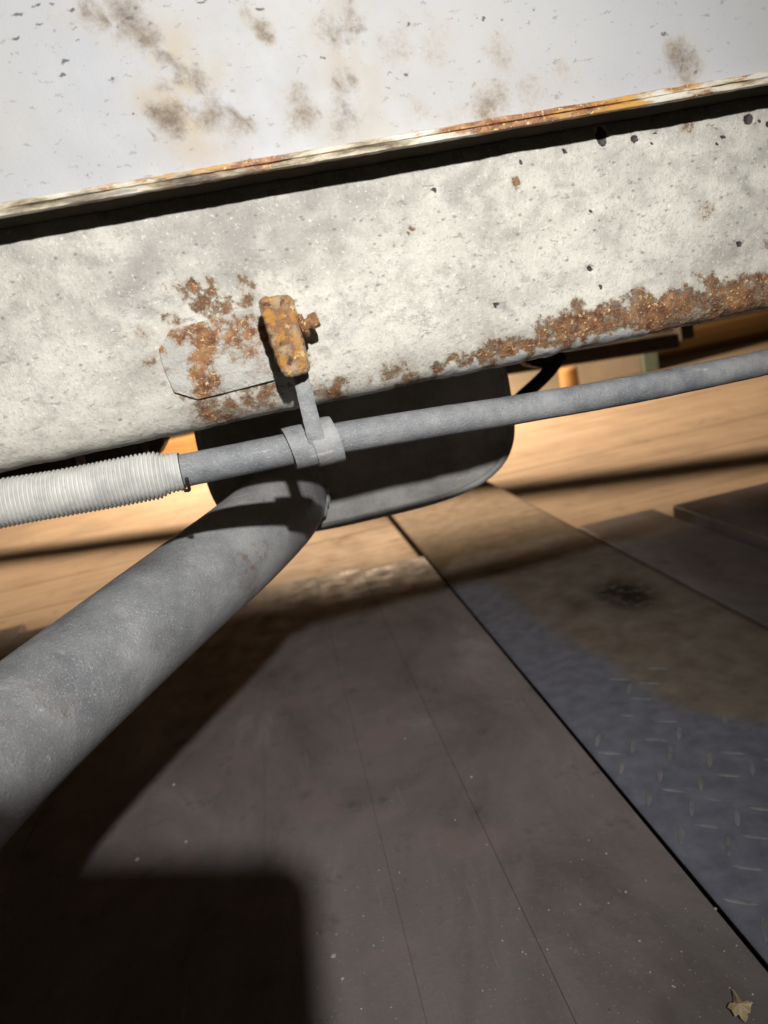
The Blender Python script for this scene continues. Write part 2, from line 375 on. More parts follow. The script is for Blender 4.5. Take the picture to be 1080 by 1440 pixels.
for j in range(int((.72 + .2) / pitch)):
    for i in range(int((X1 - X0 - .012) / pitch)):
        cx_, cy_ = X0 + .014 + pitch * i, -.2 + pitch * j
        ang = math.radians(45 if (i + j) % 2 else -45) + .2
        L, Wd, hh = .0115, .0024, .0013
        if cx_ > .335 + .05 * sm(.9, .4, cy_) + .10 * sm(.62, .40, cy_) or noise.noise(V((cx_ * 31, cy_ * 31, 7))) > -.08 + .25 * sm(.62, .45, cy_): continue
        h_ = hh * (.7 + .6 * abs(noise.noise(V((cx_ * 20, cy_ * 20, 4)))))
        base = len(tv)
        for s in range(7):
            t = s / 6 * 2 - 1; ww = Wd * math.sqrt(max(0, 1 - t * t)) * .9; hz = h_ * (1 - t ** 4)
            for q, z_ in ((-1, 0), (0, hz), (1, 0)):
                lx, ly = t * L, q * ww
                tv.append((cx_ + lx * math.cos(ang) - ly * math.sin(ang), cy_ + lx * math.sin(ang) + ly * math.cos(ang), .0043 + z_ * 1.0))
                td.append(.25 if cx_ < .36 + .10 * sm(.6, .4, cy_) else .75); toil.append(0)
        for s in range(6):
            for q in (0, 1): a = base + s * 3 + q; tf.append((a, a + 1, a + 4, a + 3))
TREAD = mat_grey('worn_tread_steel', (.34, .35, .39), (.50, .51, .55), (.66, .67, .70), bumps=.5, rough=(.30, .45), metal=.45)
tag(mesh('tread_pattern', tv, tf, TREAD, pl), kind='stuff')

# ------------------------------------------------------------------ vehicle
veh = thing('vehicle_body', (.08, .42, .36), 'white chipped and rusting sill and lower side of a parked vehicle', 'vehicle')
xs = [-1.2, -.9, -.65, -.45, -.33, -.26] + [-.22 + .0016 * i for i in range(351)] + [.40, .48, .6, .8, 1.1, 1.5]
def px_xz(px, py, y): p = P(px, py, y); return p.x, p.z
def sheet_mesh(name, prof, mat, parent, disp, attrf, ynom, xs=xs):
    """profile (y, z) points swept along the vehicle; disp(x, s, y, z) gives an offset along the profile normal"""
    vs_, fs = [], []; keys = None; at = {}
    n = len(prof)
    for x in xs:
        for j, (yy, zz) in enumerate(prof):
            a, c = prof[max(j - 1, 0)], prof[min(j + 1, n - 1)]
            ty, tz = c[0] - a[0], c[1] - a[1]; l = math.hypot(ty, tz) or 1
            ny_, nz_ = tz / l, -ty / l           # outwards (towards -y) for a profile running downwards
            A = attrf(x, zz, j)
            d = disp(x, zz, j, A)
            vs_.append((x, yy + ny_ * d, zz + nz_ * d))
            for k_, v_ in A.items(): at.setdefault(k_, []).append(v_)
    for i in range(len(xs) - 1):
        for j in range(n - 1): a = i * n + j; fs.append((a, a + 1, a + n + 1, a + n))
    return mesh(name, vs_, fs, mat, parent, attrs=at)
def smooth_prof(ctrl, n):
    p = catmull([V((0, a, c)) for a, c in ctrl], 12); p, L = resample(p, n); return [(q.y, q.z) for q in p]

# upper side panel
YB = .362
blots = [(180, 25, 26, 1), (202, 52, 20, 1), (115, 14, 24, .6), (230, 95, 14, .9), (248, 104, 14, .8), (275, 108, 18, .9), (238, 165, 22, .95), (262, 150, 14, .6),
         (300, 158, 24, .9), (338, 176, 16, .7), (318, 190, 20, .5), (370, 42, 14, .9), (362, 20, 12, .4), (470, 45, 20, .7), (495, 36, 18, .7), (485, 125, 20, .6), (488, 160, 24, .6),
         (425, 160, 20, .75), (410, 130, 12, .5), (412, 175, 22, .4), (560, 60, 30, .4), (610, 62, 26, .35), (705, 70, 22, .45), (690, 150, 30, .6), (745, 135, 26, .45), (790, 110, 20, .35),
         (955, 86, 24, .95), (945, 80, 16, .5), (590, 170, 22, .4), (640, 160, 24, .3), (330, 120, 20, .2), (20, 200, 30, .15)]
random.seed(21)
blots += [(a + random.gauss(0, rr * .45), c + random.gauss(0, rr * .5), random.uniform(3, 8), .95) for a, c, rr, s in list(blots) if s >= .6 for _ in range(3)]
B = [(*px_xz(a, c, YB), rr * 1.1 * YB / 1000, s) for a, c, rr, s in blots]
ox, oz = px_xz(262, 135, YB); ox2, oz2 = px_xz(490, 110, YB); ox3, oz3 = px_xz(195, 40, YB)
def body_attr(x, z, j):
    s = 0
    wx = x + .006 * fb(x * 60, z * 60, 2); wz = z + .006 * fb(x * 60, z * 60, 9)
    for bx, bz, rr, st in B:
        d = math.hypot(wx - bx, (wz - bz) * .85)
        if d < rr * 1.6: s = max(s, st * sm(rr * 1.6, rr * .1, d))
    o = sm(.035, .004, math.hypot(wx - ox, (wz - oz) * .75)) * .9
    o = max(o, .5 * sm(.03, .004, math.hypot(wx - ox2, (wz - oz2) * .5)), .45 * sm(.025, .004, math.hypot(wx - ox3, wz - oz3)))
    return {'stain': s, 'ochre': o}
prof = smooth_prof([(.372, .80), (.368, .70), (.364, .60), (.362, .54), (.3615, .508)], 120)
sheet_mesh('side_panel', prof, BODY, veh, lambda x, z, j, A: .0006 * fb(x * 14, z * 14, 5), body_attr, YB)

# seam flange: two sheets whose edges face outwards, groove between them
def fl_rust(x):
    return max(.36 + .35 * fb(x * 30, 3), .95 * math.exp(-((x - .165) / .055) ** 2), .62 * math.exp(-((x - .015) / .04) ** 2), .6 * math.exp(-((x - .235) / .03) ** 2))
def flange(name, prof, amp, seed):
    def disp(x, z, j, A): return amp * fb(x * 160, j * .6, seed) + amp * 1.3 * fb(x * 25, 0, seed)
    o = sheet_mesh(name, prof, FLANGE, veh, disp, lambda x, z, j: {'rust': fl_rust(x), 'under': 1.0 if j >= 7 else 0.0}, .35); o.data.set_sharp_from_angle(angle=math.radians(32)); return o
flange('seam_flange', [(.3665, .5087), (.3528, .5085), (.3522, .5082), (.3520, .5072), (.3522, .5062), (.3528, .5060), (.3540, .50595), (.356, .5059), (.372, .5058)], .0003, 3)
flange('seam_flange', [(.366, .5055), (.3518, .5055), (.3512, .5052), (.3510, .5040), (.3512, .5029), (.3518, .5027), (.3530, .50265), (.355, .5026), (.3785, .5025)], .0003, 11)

# sill
rb_hi = [(560, 538), (600, 516), (650, 500), (690, 482), (740, 470), (790, 440), (850, 424), (910, 414), (960, 402), (1010, 390), (1060, 380), (1120, 366), (1250, 340)]
RB = sorted([px_xz(a, c, .372) for a, c in rb_hi])
def rb(x):
    if x < RB[0][0]: return -1
    for (a, za), (c, zc) in zip(RB, RB[1:]):
        if x <= c: return za + (zc - za) * (x - a) / (c - a)
    return RB[-1][1]
spots = [(270, 400, 8, .9), (285, 425, 12, .9), (300, 405, 9, .8), (322, 425, 8, .6), (255, 412, 6, .6), (340, 395, 6, .7), (355, 400, 6, .6), (245, 450, 10, .5), (310, 440, 16, .6), (345, 425, 12, .6),
         (290, 580, 16, .75), (320, 585, 16, .8), (300, 568, 14, .6), (350, 565, 14, .6), (375, 550, 16, .75), (345, 540, 12, .6), (410, 545, 8, .4), (390, 575, 10, .5), (265, 555, 9, .4),
         (470, 548, 12, .95), (480, 560, 10, .8), (455, 552, 12, .6), (440, 545, 10, .4), (495, 545, 8, .4), (515, 535, 6, .4), (552, 522, 14, .5), (575, 515, 8, .4), (724, 258, 7, 1), (575, 325, 4, .9), (1078, 340, 7, 1), (990, 300, 14, .3), (968, 178, 10, .5),
         (420, 505, 16, .5), (205, 470, 10, .4), (215, 505, 8, .4), (232, 400, 5, .5), (548, 345, 4, .4)]
SP = [(*px_xz(a, c, .374), rr * .372 / 1000, s) for a, c, rr, s in spots]
holes = [(841, 193, 7), (843, 203, 5), (840, 185, 4), (886, 199, 5), (1046, 171, 6.5), (1060, 175, 2.5), (1073, 179, 4), (790, 215, 3), (915, 190, 2.5), (912, 206, 2.5), (1010, 196, 3), (1002, 205, 2.5), (729, 231, 3), (608, 270, 3), (825, 300, 3), (822, 380, 4), (692, 430, 3.5), (838, 405, 3), (1030, 345, 4)]
HO = [(*px_xz(a, c, .378), rr * .376 / 1000) for a, c, rr in holes]
greys = [(60, 400, 110, .35), (200, 370, 110, .65), (330, 330, 120, .75), (450, 300, 90, .6), (560, 250, 60, .35), (650, 255, 50, .6), (700, 270, 40, .5), (780, 240, 45, .35), (850, 210, 60, .4), (980, 190, 60, .4), (1050, 270, 60, .45), (1030, 330, 50, .4), (850, 330, 50, .45), (700, 440, 45, .6), (760, 400, 50, .35),
         (690, 360, 30, .45), (640, 320, 30, .3), (350, 400, 80, .45), (540, 380, 25, .2), (230, 590, 60, .25), (60, 600, 60, .2), (1000, 260, 40, .4), (950, 150, 40, .5), (30, 480, 60, .4), (120, 440, 60, .4), (60, 350, 60, .5), (180, 540, 40, .3), (900, 250, 70, .4), (1000, 360, 60, .4), (930, 380, 40, .35), (1060, 210, 60, .5), (760, 300, 40, .3), (600, 440, 30, .25)]
GR = [(*px_xz(a, c, .376), rr * 1.15 * .374 / 1000, min(1, s * 1.35)) for a, c, rr, s in greys]  # grime patches, thicker at the sides to paint in the torch's falloff
PB = sorted([px_xz(a, c, .3735) for a, c in ((585, 545), (640, 515), (680, 509), (720, 499), (760, 490), (800, 479), (850, 470), (890, 462), (908, 460), (925, 472), (960, 480))])
def lerp_tab(T, x):
    if x < T[0][0] or x > T[-1][0]: return -1
    for (a, za), (c, zc) in zip(T, T[1:]):
        if x <= c: return za + (zc - za) * (x - a) / (c - a)
def sill_attr(x, z, j):
    wx = x + .004 * fb(x * 110, z * 110, 2); wz = z + .004 * fb(x * 110, z * 110, 9); gx = x + .03 * fb(x * 24, z * 40, 5); gz = z + .02 * fb(x * 24, z * 40, 1)
    s = 0
    top = rb(x)
    if top > 0: s = (.78 + .25 * fb(x * 40, z * 60, 6)) * sm(top + .006, top - .006, z + .010 * fb(x * 90, z * 90, 4))
    for bx, bz, rr, st in SP:
        d = math.hypot(wx - bx, wz - bz)
        if d < rr * 2: s = max(s, st * sm(rr * 2, rr * .1, d))
    g = 0
    for bx, bz, rr, st in GR:
        d = math.hypot(gx - bx, gz - bz)
        if d < rr: g = max(g, st * sm(rr, 0, d))
    g = max(g, .55 * sm(.487, .500, z + .006 * fb(x * 40, z * 40, 1)))
    h_ = 0
    for bx, bz, rr in HO:
        d = math.hypot(x + .0008 * fb(x * 300, z * 300) - bx, z - bz)
        if d < rr * 2: h_ = max(h_, sm(rr * 1.7, rr * .5, d))
    p = 0
    zl = lerp_tab(PB, x)
    if zl > 0:
        p = sm(zl + .0012, zl - .0006, z + .005 * fb(x * 130, z * 160, 7)) * sm(.1, -.25, fb(x * 45, z * 20, 3) - .2)
        s *= 1 - p
    return {'rust': s, 'grime_falloff': g, 'hole': h_, 'peel': p}
def sill_disp(x, z, j, A):
    d = .0007 * fb(x * 35, z * 35, 3) + .00028 * fb(x * 230, z * 230, 6)
    d += A['rust'] * (.0009 * fb(x * 180, z * 180, 8, 5) - .0002) + A['peel'] * (.0004 + .0005 * fb(x * 150, z * 150, 2)) - .0012 * A['hole']
    return d
prof = smooth_prof([(.3745, .506), (.3738, .497), (.3732, .482), (.3722, .455), (.3714, .430), (.371, .415), (.3725, .405), (.3765, .3975), (.383, .3935), (.392, .3925), (.41, .3935), (.43, .400)], 110)
sill = sheet_mesh('sill', prof, SILL, veh, sill_disp, sill_attr, .374)

# underbody behind the sill
pan = mesh('floor_pan', [(-1.6, .43, .415), (1.6, .43, .415), (1.6, 1.71, .405), (.62, 1.90, .40), (-.40, 2.10, .40), (-1.6, 2.34, .40)], [(0, 1, 2, 3, 4, 5)], BLACK, veh, smooth=False)  # far edge skewed to shape the shadow edge on the floor
pan.modifiers.new('t', 'SOLIDIFY').thickness = -.02
bm = box_bm(-1.3, 1.3, -.062, .062, -.02, .02, .004)
bmesh.ops.transform(bm, matrix=Matrix.Translation((-.09, 2.36, .295)) @ Matrix.Rotation(math.atan2(-.69, 1.42), 4, 'Z') @ Matrix.Rotation(math.radians(1.4), 4, 'Y'), verts=bm.verts)
from_bm('shadow_bar', bm, BROWN, veh)  # added bar, skewed and sized to cast the shadow band on the far floor
p = P(962, 468, 1.95)
from_bm('hanger_block', box_bm(p.x - .02, p.x + .02, 1.93, 1.97, p.z - .02, p.z + .16, .003), BLACK, veh)
q0, q1, q2 = P(214, 640, .62), P(236, 640, .62), P(150, 657, .62)
bm = bmesh.new(); ring = [(-.60, .42), (q1.x - .012, .42), (q1.x - .002, q2.z + .024), (q1.x, q2.z + .010), (q0.x + .004, q2.z), (q0.x - .05, q2.z - .003), (-.60, q2.z)]
f1 = [bm.verts.new((x, .62, z)) for x, z in ring]; f2 = [bm.verts.new((x, .66, z)) for x, z in ring]; bm.faces.new(f1); bm.faces.new(f2[::-1])
for i in range(len(ring)): j = (i + 1) % len(ring); bm.faces.new((f1[i], f1[j], f2[j], f2[i]))
from_bm('underbody_rail', bm, BROWN, veh)
for a, c, wd in ((188, 634, 34), (105, 652, 16)):
    p = P(a, c, .44); from_bm('underbody_clip', box_bm(p.x - wd * .0002, p.x + wd * .0002, .43, .455, p.z - .004, p.z + .022, .002), BLACK, veh)

# octagonal mounting plate welded to the sill
poly = [(224, 491), (240, 464), (300, 448), (364, 430), (398, 520), (396, 531), (340, 546), (279, 561), (246, 551), (232, 520)]
yp = .3712
def sill_y(z):
    best = min(prof, key=lambda q: abs(q[1] - z) + (10 if q[0] > .40 else 0)); return best[0]
pp = [P(a, c, sill_y(P(a, c, .373).z)) for a, c in poly]
bm = bmesh.new(); cen = sum(pp, V()) / len(pp); N = 12
attr = []
rows = []
for k in range(N + 1):
    t = k / N
    row = []
    for i in range(len(pp) * 6):
        e, fr = divmod(i, 6); q = pp[e].lerp(pp[(e + 1) % len(pp)], fr / 6); q = cen.lerp(q, max(t, .001))
        yy = sill_y(q.z) - .0028 + .0005 * fb(q.x * 90, q.z * 90, 4) + (.0006 * t ** 6)
        row.append(bm.verts.new((q.x, yy, q.z)))
    rows.append(row)
back = [bm.verts.new((v.co.x, v.co.y + .004, v.co.z)) for v in rows[-1]]
rows.append(back); n = len(back)
for a, c in zip(rows, rows[1:]):
    for i in range(n): bm.faces.new((a[i], a[(i + 1) % n], c[(i + 1) % n], c[i]))
plate = from_bm('mounting_plate', bm, PLATE_RUST, veh, smooth=True, angle=50); tag(plate, 'flat octagonal plate with flaking paint and rust')
rsp = [(255, 472, 12, .7), (275, 465, 16, .8), (290, 480, 18, 1), (285, 505, 16, 1), (278, 525, 12, .9), (288, 545, 18, .9), (300, 535, 14, .7), (330, 475, 20, .75), (345, 460, 22, .7), (350, 490, 16, .6), (335, 500, 14, .55), (240, 470, 8, .7), (226, 490, 6, .8), (305, 455, 14, .7), (310, 550, 12, .6), (370, 520, 12, .4), (235, 520, 5, .5), (380, 470, 20, .8)]
RS = [(*px_xz(a, c, .371), rr * .00037, s) for a, c, rr, s in rsp]
vals = []
for v in plate.data.vertices:
    s = 0
    for bx, bz, rr, st in RS: s = max(s, min(.95, st * 1.0) * sm(rr * 1.9, rr * .1, math.hypot(v.co.x - bx, v.co.z - bz)))
    vals.append(s)
plate.data.attributes.new('rust', 'FLOAT', 'POINT').data.foreach_set('value', vals)

# folded rusty bracket standing off the plate, with nut and bolt
def slab(name, quad, y_out, thick, mat, parent, ny=14, nx=8, rough=.0007, round_=.004, bend=0):
    """a thick plate with rounded rough edges over a pixel quad (tl, tr, br, bl) at depth y_out"""
    c = [P(a, d, y_out) for a, d in quad]; vs_, fs = [], []
    def pt(s, t): return c[0].lerp(c[1], s).lerp(c[3].lerp(c[2], s), t)
    for side in (0, 1):
        for j in range(ny + 1):
            for i in range(nx + 1):
                s, t = i / nx, j / ny; uu, vv_ = 2 * s - 1, 2 * t - 1
                sc_ = max(abs(uu), abs(vv_)) / max(1e-6, (abs(uu) ** 6 + abs(vv_) ** 9) ** .13); sc_ = min(1, sc_); q = pt(.5 + uu * sc_ / 2, .5 + vv_ * sc_ / 2).copy()
                es = min(s, 1 - s) * (c[1] - c[0]).length; et = min(t, 1 - t) * (c[3] - c[0]).length
                e = min(es, et); inset = round_ - math.sqrt(max(0, round_ ** 2 - max(0, round_ - e) ** 2))
                q.y += inset * .8 + bend * (s - .5) if side == 0 else thick
                q += V((1, .8, 1)) * rough * fb(q.x * 260, q.z * 260, side * 3 + q.y * 90)
                vs_.append(q)
    n_ = (nx + 1) * (ny + 1); g = lambda sd, i, j: sd * n_ + j * (nx + 1) + i
    for sd in (0, 1):
        for j in range(ny):
            for i in range(nx): fs.append((g(sd, i, j), g(sd, i + 1, j), g(sd, i + 1, j + 1), g(sd, i, j + 1)))
    for i in range(nx): fs.append((g(0, i, 0), g(0, i + 1, 0), g(1, i + 1, 0), g(1, i, 0))); fs.append((g(0, i, ny), g(0, i + 1, ny), g(1, i + 1, ny), g(1, i, ny)))
    for j in range(ny): fs.append((g(0, 0, j), g(0, 0, j + 1), g(1, 0, j + 1), g(1, 0, j))); fs.append((g(0, nx, j), g(0, nx, j + 1), g(1, nx, j + 1), g(1, nx, j)))
    return mesh(name, vs_, fs, mat, parent)
br = slab('bracket', [(360, 420), (411, 411), (440, 523), (400, 534)], .3455, .008, RUST, veh, 44, 22, .0007, .0035, .005)
tag(br, 'folded rusty bracket tab with orange flakes')
slab('bracket_back', [(366, 432), (378, 430), (404, 522), (392, 526)], .3575, .0025, DARK_RUST, br, 14, 4, .0006, .001)
slab('bracket_web', [(384, 428), (412, 424), (434, 516), (412, 522)], .3540, .018, DARK_RUST, br, 14, 4, .0006, .001)
def hexnut(name, c, ax, r_, l_, mat, parent):
    bm = bmesh.new(); bmesh.ops.create_cone(bm, segments=6, radius1=r_, radius2=r_, depth=l_, cap_ends=True)
    bmesh.ops.bevel(bm, geom=bm.edges[:], offset=r_ * .14, segments=2, affect='EDGES')
    q = V(ax).to_track_quat('Z', 'Y').to_matrix().to_4x4(); bmesh.ops.transform(bm, matrix=Matrix.Translation(c) @ q, verts=bm.verts)
    return from_bm(name, bm, mat, parent, smooth=True, angle=35)
ctr = P(428, 457, .356); ax = V((1, -.06, .22)).normalized()
hexnut('washer', ctr - ax * .0005, ax, .0062, .003, DARK_RUST, br)
vv, ff = sweep([ctr - ax * .004, ctr + ax * .0055], .0026, 14); mesh('bolt_shank', vv, ff, DARK_RUST, br)
hexnut('nut', ctr + ax * .0050, ax, .0040, .0046, DARK_RUST, br)

# clip that carries the pipe
def pt(px, py, y): return P(px, py, y)
pipe_pts = [P(-150, 738, .352), P(0, 708, .360), P(100, 691, .363), P(200, 672, .365), P(262, 661, .366), P(400, 633, .369), P(480, 616, .372), P(600, 596, .380), P(720, 577, .390), P(900, 546, .405), P(1080, 509, .425), P(1240, 472, .44)]
pp_ = catmull(pipe_pts, 14)
def at_px(px):                                # point and direction of the pipe near a picture column
    k = min(range(len(pp_)), key=lambda i: abs(project(pp_[i])[0] - px)); return pp_[k], (pp_[min(k + 1, len(pp_) - 1)] - pp_[max(k - 1, 0)]).normalized()
def project(p):
    d = p - V((0, 0, H)); c = V((d.x * AX.x + d.y * AY.x + d.z * AZ.x, d.x * AX.y + d.y * AY.y + d.z * AZ.y, d.x * AX.z + d.y * AY.z + d.z * AZ.z))
    return CX + F_PX * c.x / c.z, CY + F_PX * c.y / c.z
RP = .0083
cp, cd = at_px(440)
s_ = cd.cross(V((0, 0, 1))).normalized(); q_ = s_.cross(cd)          # s_ faces the camera (-y), q_ up
if s_.y > 0: s_ = -s_
def band(name, t0, t1, a0, a1, r0, r1, skew, parent, mat=CLIP):
    vs_, fs = [], []; na, nt = 40, 8
    for side in (0, 1):
        for i in range(na + 1):
            an = math.radians(a0 + (a1 - a0) * i / na)
            for j in range(nt + 1):
                t = t0 + (t1 - t0) * j / nt; rr = (r1 if side == 0 else r0)
                ed = min(j, nt - j) / nt * (t1 - t0)
                if side == 0: rr -= .0003 * (1 - sm(0, .0008, ed))
                rr += .0002 * fb(i * .3, j * .3, side)
                vs_.append(cp + cd * (t + skew * math.sin(an)) + s_ * (rr * math.cos(an)) + q_ * (rr * 1.02 * math.sin(an)))
    n_ = (na + 1) * (nt + 1); g = lambda sd, i, j: sd * n_ + i * (nt + 1) + j
    for sd in (0, 1):
        for i in range(na):
            for j in range(nt): fs.append((g(sd, i, j), g(sd, i + 1, j), g(sd, i + 1, j + 1), g(sd, i, j + 1)))
    for i in range(na):
        for j in (0, nt): fs.append((g(0, i, j), g(0, i + 1, j), g(1, i + 1, j), g(1, i, j)))
    for j in range(nt):
        for i in (0, na): fs.append((g(0, i, j), g(0, i, j + 1), g(1, i, j + 1), g(1, i, j)))
    o = mesh(name, vs_, fs, mat, parent); o.data.set_sharp_from_angle(angle=math.radians(40)); return o
clip = thing('pipe_clip', tuple(cp), 'dusty grey wrap-around clip hanging from the rusty bracket and holding the grey pipe', 'pipe clip')
band('clip_band', -.0128, .0105, -112, 150, .0098, .0112, -.0018, clip)
band('clip_overlap', -.0015, .0125, -100, 84, .01125, .0124, -.0018, clip)
# strap from the bracket down onto the band
def strip(name, rows, thick, mat, parent):
    vs_, fs = [], []; m_ = 6; n = len(rows)
    L = catmull([a for a, c in rows], 6); R = catmull([c for a, c in rows], 6); n = len(L)
    for sd in (0, 1):
        for a, c in zip(L, R):
            for k in range(m_ + 1):
                t = k / m_; q = a.lerp(c, t) + V((0, thick * sd + .0007 * (1 - sd) * (abs(2 * t - 1) ** 4), 0))
                vs_.append(q + V((.00025, .00025, 0)) * fb(q.x * 300, q.z * 300, sd))
    n_ = n * (m_ + 1); g = lambda sd, i, j: sd * n_ + i * (m_ + 1) + j
    for sd in (0, 1):
        for i in range(n - 1):
            for j in range(m_): fs.append((g(sd, i, j), g(sd, i + 1, j), g(sd, i + 1, j + 1), g(sd, i, j + 1)))
    for i in range(n - 1):
        for j in (0, m_): fs.append((g(0, i, j), g(0, i + 1, j), g(1, i + 1, j), g(1, i, j)))
    for j in range(m_):
        for i in (0, n - 1): fs.append((g(0, i, j), g(0, i, j + 1), g(1, i, j + 1), g(1, i, j)))
    return mesh(name, vs_, fs, mat, parent)
strip('strap', [(P(404, 500, .3585), P(428, 496, .3585)), (P(412, 530, .3585), P(434, 526, .3585)), (P(418, 556, .3575), P(440, 550, .3575)), (P(425, 585, .3568), P(447, 580, .3568)),
                (P(430, 608, .3572), P(454, 604, .3572)), (P(436, 636, .3592), P(461, 632, .3592))], .0020, CLIP, clip).data.set_sharp_from_angle(angle=math.radians(40))

# ------------------------------------------------------------------ grey pipe with corrugated sleeve
pi = thing('grey_pipe', tuple(P(540, 606, .376)), 'thin dusty grey pipe running under the sill, ending in a ribbed sleeve', 'pipe')
k0 = min(range(len(pp_)), key=lambda i: abs(project(pp_[i])[0] - 236))
main, L = resample(pp_[k0:], 150)
vv, ff = sweep(main, lambda i, a: RP * (1 + .012 * fb(i * .12, math.cos(a), math.sin(a))), 36, rough=.00010, rs=240)
mesh('pipe_tube', vv, ff, PIPE, pi)
k1 = min(range(len(pp_)), key=lambda i: abs(project(pp_[i])[0] - 258))
sl, L = resample(pp_[:k1 + 1], 700)
pitch = .00205
def sleeve_r(i, a):
    s = L * i / 699; d = L - s
    base = .0113 - .0018 * sm(.013, .006, d) + .00025 * math.sin(s * 70)
    ph = s / pitch + .06 * math.sin(s * 140) + .12 * fb(s * 60, 2)
    return base + .00068 * math.cos(2 * math.pi * ph) * (1 - .55 * sm(.008, .002, d)) + .00012 * fb(s * 500, math.cos(a) * 3, math.sin(a) * 3)
vv, ff = sweep(sl, sleeve_r, 40)
tag(mesh('corrugated_sleeve', vv, ff, SLEEVE, pi), 'ribbed chalky white flexible sleeve')
ep, ed = sl[-1], (sl[-1] - sl[-4]).normalized()
vv, ff = sweep([ep - ed * .0004, ep + ed * .0004], .0091, 30, rough=.0004, rs=300); mesh('sleeve_end_ring', vv, ff, BLACK, pi)
p = P(264, 685, .362); vv, ff = sweep(catmull([P(262, 672, .357), P(265, 683, .358), P(266, 689, .360), P(260, 690, .362)], 5), .0009, 8); mesh('wire_end', vv, ff, BLACK, pi)

# ------------------------------------------------------------------ exhaust: muffler and tail pipe
ex = thing('exhaust', (.06, .55, .29), 'dark oval muffler with a thick dusty tail pipe, hanging below the sill', 'exhaust')
YM = .590
mx0, mx1, mz0, mz1 = -.066, .199, .2735, .430
def outline(n, inset=0):
    cx_, cz_ = (mx0 + mx1) / 2, (mz0 + mz1) / 2; a_, c_ = (mx1 - mx0) / 2 - inset, (mz1 - mz0) / 2 - inset; o = []
    for k in range(n):
        t = 2 * math.pi * k / n; e = 2 / 3.3
        o.append((cx_ + a_ * math.copysign(abs(math.cos(t)) ** e, math.cos(t)), cz_ + c_ * math.copysign(abs(math.sin(t)) ** e, math.sin(t))))
    return o
def loft(name, rings, mat, parent, cap=True):
    vs_, fs = [], []; n = len(rings[0][1])
    for yy, o in rings: vs_ += [(x, yy(x, z) if callable(yy) else yy, z) for x, z in o]
    for i in range(len(rings) - 1):
        for k in range(n): fs.append((i * n + k, i * n + (k + 1) % n, (i + 1) * n + (k + 1) % n, (i + 1) * n + k))
    if cap: fs.append(tuple(range((len(rings) - 1) * n, len(rings) * n)))
    return mesh(name, vs_, fs, mat, parent)
n = 120
muf = loft('muffler', [(YM + .012, outline(n, .0035)), (YM + .03, outline(n, .001)), (YM + .05, outline(n, 0)), (YM + .34, outline(n, 0)), (YM + .36, outline(n, .01))], MUF, ex)
loft('end_cap', [(YM + .004, outline(n, .0045)), (YM + .007, outline(n, .008)), (YM + .013, outline(n, .018)), (YM + .020, outline(n, .030)), (YM + .024, outline(n, .045)), (YM + .025, outline(n, .060))], MUF, muf)
loft('rolled_rim', [(YM + .014, outline(n, .0030)), (YM + .013, outline(n, -.0012)), (YM + .008, outline(n, -.0022)), (YM + .003, outline(n, -.0012)), (YM + .0015, outline(n, .0015)), (YM + .003, outline(n, .0040)), (YM + .008, outline(n, .0050))], MUF, muf, cap=False)
tail = catmull([P(-170, 1200, .255), P(0, 1050, .325), P(120, 948, .375), P(240, 848, .43), P(330, 775, .48), P(385, 725, .525), P(402, 704, .56), P(405, 697, .605)], 14)
tail, L = resample(tail, 170)
vv, ff = sweep(tail, .0320, 72, rough=.00005, rs=120)
heat = [sm(70, 120, i // 72) * sm(165, 140, i // 72) * .9 for i in range(len(vv))]
tag(mesh('tail_pipe', vv, ff, EXH, ex, attrs={'heat': heat}), 'thick round dusty grey tail pipe')
wc, wd_ = tail[-10], (tail[-9] - tail[-11]).normalized(); ws = wd_.cross(V((0, 0, 1))).normalized(); wq = ws.cross(wd_)
ring = [wc + (ws * math.cos(t * math.pi / 30) + wq * math.sin(t * math.pi / 30)) * (.0325 + .0006 * math.sin(t * 2.1)) for t in range(61)]
vv, ff = sweep(ring, lambda i, a: .0026 + .0006 * math.sin(i * 1.9), 8, close=False); mesh('weld_bead', vv, ff, MUF, ex)
# rubber hanger on the far side of the muffler
hv = [P(790, 498, .70), P(772, 522, .70), P(752, 542, .70), P(732, 560, .70), P(722, 575, .70)]
vv, ff = sweep(catmull(hv, 6), .0070, 12); mesh('hanger_arm', vv, ff, BLACK, ex)
bm = bmesh.new(); c = [P(a, d, .695) for a, d in ((728, 480), (800, 470), (792, 505), (768, 518), (745, 514), (734, 502))]
f1 = [bm.verts.new(v) for v in c]; f2 = [bm.verts.new(v + V((0, .03, 0))) for v in c]; bm.faces.new(f1); bm.faces.new(f2[::-1])
for i in range(6): bm.faces.new((f1[i], f1[(i + 1) % 6], f2[(i + 1) % 6], f2[i]))
bmesh.ops.bevel(bm, geom=bm.edges[:], offset=.003, segments=2, affect='EDGES'); from_bm('hanger_block', bm, BLACK, ex)

